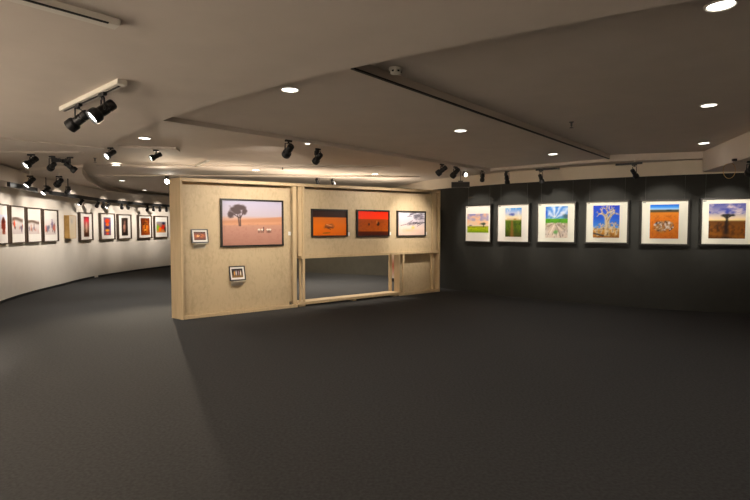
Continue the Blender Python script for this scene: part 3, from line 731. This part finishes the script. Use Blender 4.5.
# picture wash: extra spot lamps added near each picture, without a fixture
dummy = bpy.data.objects.new('lamp_rig', None); C.objects.link(dummy); dummy['kind'] = 'helper'
def wash(src, tgt, power, size=34, blend=.55, col=TC, rad=.03): lamp(src, Vector(tgt)-Vector(src), power, size, blend, dummy, col, rad)
for i, (pm, zc, w) in enumerate(right_pics):
    a, b = right_pics[max(0,i-1)][0], right_pics[min(5,i+1)][0]; d = (b-a).normalized(); n = Vector((d.y,-d.x))
    s = pm + n*1.05 - d*.1
    wash((s.x, s.y, 2.58 if i < 5 else 2.38), (pm.x, pm.y, zc+.06), [62,58,66,58,60,52][i]*1.38, 56, .6, TC)
for i, (pm, zc, w, d) in enumerate(left_pics):
    n = Vector((d.y,-d.x)); s = pm + n*1.25
    wash((s.x, s.y, 2.28), (pm.x, pm.y, zc+.08), [58,58,62,70,80,82,82,82,80][i], 76, .7, (1,.89,.77))
pm, n = box_spot; wash((pm.x+n.x*1.2, pm.y+n.y*1.2, 2.28), (pm.x, pm.y, 1.5), 48, 60, .7, (1,.89,.77))
s = Vector(GL) + Vector((-.02,-.25,-.14))
wash(s, (-2.6,6.2,.0), 800, 70, .9, (1,.84,.62), .02)
# ceiling scallops behind the partition head, from small added lamps without fixtures
for px, py, pw in [(166,168,1.2), (232,170,2.5)]:
    p = at_z(px, py, ZC-.0); wash((p.x+.1, p.y+.25, 2.2), (p.x, p.y-.25, ZC), pw, 105, .8, (1,.80,.58), .05)

# ------------------------------------------------------------------ ceiling things
DL = [(721,5,ZR,'large round downlight at the top right corner of the photo',1.0), (709,105,ZR,'round downlight right of the ceiling fold, second from the right corner',1.0), (704,143,ZR,'round downlight near the bulkhead corner by the dark wall',1.0),
      (290,89.5,ZM,'round downlight in the middle ceiling strip nearest us',1), (460.5,130.5,ZM,'round downlight in the middle ceiling strip, second from us',1), (553,154,ZM,'round downlight at the far end of the middle ceiling strip',1),
      (144.5,138,ZC,'round downlight just inside the soffit edge, above the turned spotlight',1), (116,165,ZC-.03,'round downlight in the recess behind the lens facing us',1), (122,180.5,ZC,'small round downlight deep in the recess, third along',1), (144.7,190,ZC,'small round downlight deepest in the recess near the glaring spot',1),
      (256,170,ZC,'round downlight above the large dune photograph',1), (375,174,ZC,'small round downlight above the red sky photograph',1), (307.5,143.6,ZC,'small downlight tucked under the ceiling step between two spotlights',.5)]
for px, py, z, lab, s in DL:
    p = at_z(px, py, z)
    t = thing('downlight', lab, 'downlight', p, 0, 'recessed round downlights')
    bm = B(); lathe(bm, [(a*s, b*s) for a, b in [(.088,.004), (.088,-.006), (.078,-.009), (.070,-.004), (.066,.003)]], n=28, cap=False); obj('trim_ring', bm, 'white_plastic', t, smooth=True)
    bm = B(); lathe(bm, [(a*s, b*s) for a, b in [(.068,.0025), (.068,-.004), (.04,-.0065)]], n=28); obj('lens', bm, 'down', t)
    if px not in (704, 307.5, 144.7): lamp((0,0,-.03), (0,0,-1), (230 if py > 160 else 90) if px < 150 else 46, 125, 1, t, (1,.92,.82), .06)
p = at_z(395.5,68,ZR); t = thing('smoke_detector', 'small cream smoke detector beside the ceiling fold', 'detector', p)
bm = B(); lathe(bm, [(.055,0), (.055,-.015), (.048,-.02), (.048,-.03), (.04,-.045), (.015,-.05)], n=24); obj('body', bm, 'white_plastic', t, smooth=True)
bm = B()
for a in (0, 1.05, 2.1, 3.15, 4.2, 5.2): box(bm, .040, .0495, -.008, .008, -.038, -.026, Matrix.Rotation(a, 4, 'Z'))
obj('vent_slots', bm, 'slot', t)
for px, py, z, lab in [(571.5,122,ZR,'small dark sprinkler head on the main ceiling, in the open middle'), (491.5,166.5,ZR,'small sprinkler head at the corner of the ceiling step'), (95,158,ZC,'tiny sprinkler head inside the rounded end of the recess'), (282.5,166,ZC,'tiny sprinkler head above the large dune photograph')]:
    p = at_z(px, py, z); t = thing('sprinkler_head', lab, 'sprinkler', p, 0, 'ceiling sprinkler heads')
    bm = B(); lathe(bm, [(.03,0), (.03,-.004), (.012,-.008), (.010,-.045), (.014,-.05)], n=14); obj('stem', bm, 'grey_metal', t)
    bm = B(); lathe(bm, [(.004,-.05), (.004,-.068), (.024,-.070), (.024,-.074)], n=14); obj('deflector', bm, 'grey_metal', t)
p = at_z(382,157.5,ZM); bm = B(); lathe(bm, [(.11,0), (.11,-.008), (.085,-.014), (.05,-.010), (.045,-.018), (.01,-.016)], n=24); o = obj('air_vent', bm, 'ceil_dark', smooth=True); o.location = p; tag(o, 'round flush air vent above the orange sand photograph', 'vent')
# hanging dark box
p = at_y(460.5, 184.8, 10.55); zz = p.z
t = thing('hanging_box', 'dark rectangular box hung from the ceiling over the right end of the partition', 'sign', (p.x, p.y, zz), -.15)
bm = B(); box(bm, -.19, .19, -.03, .03, -.06, .06); obj('box', bm, 'grey_metal', t, bevel=.006)
bm = B(); box(bm, -.175, .175, -.034, -.0305, -.045, .045); obj('face', bm, 'slot', t)
bm = B(); box(bm, -.05, .05, -.02, .02, .061, .085); tube(bm, [(0,0,.08), (0,0,ZC-zz)], .006); obj('bracket', bm, 'grey_metal', t)
rail('light_rail', at_z(194,166,ZC), at_z(208,160,ZC), .05, .03, 'white_plastic', 'short cream ceiling rail above the left end of the partition', 'rail')
# unseen lamps added behind the partition to brighten its ceiling, floor and back wall
for sx, pw in [(.4,14), (1.5,34), (2.8,60), (4.1,60), (5.3,50)]:
    q = N + PU*sx + PN*1.3; wash((q.x, q.y, 1.9), (q.x, q.y, 3), pw, 165, 1, (1,.84,.66), .12)
for x, y in [(-.9,11.9), (-2.2,13.2), (-.2,13.6), (-3.4,12.4)]:
    wash((x, y, 2.6), (x, y, 0), 240, 120, 1, (1,.88,.74), .08)
for x in (-5.5,-3.2, -1.0):
    q = Vector((x, 15.55-(x-.43)*.46)); wash((q.x-.5, q.y-1.2, 2.4), (q.x, q.y, 1.0), 130, 110, .9, (1,.84,.62), .1)
# ------------------------------------------------------------------ behind us: unseen spot lamps added so the white walls bounce light in
for x in (-3, -1.5, 0, 2, 4):
    wash((x, -5.4, 2.5), (x, -7, 1.3), 420, 110, .8, (1,.90,.80), .1)
for y in (-4, -2, 0, 2, 4):
    q = Vector((-4.85 if y < 2 else -5.1, y))
    wash((q.x+1.3, y, 2.5), (q.x, y, 1.3), 1100, 110, .8, (1,.90,.80), .1)

w = bpy.data.worlds.new('world'); SC.world = w; w.use_nodes = True
w.node_tree.nodes['Background'].inputs[0].default_value = (.02,.018,.015,1)
SC.view_settings.view_transform = 'Standard'; SC.view_settings.look = 'None'; SC.view_settings.gamma = 1; SC.view_settings.exposure = 0
SC.view_settings.use_curve_mapping = False
SC.cycles.max_bounces = 8; SC.cycles.diffuse_bounces = 6; SC.cycles.sample_clamp_indirect = 6
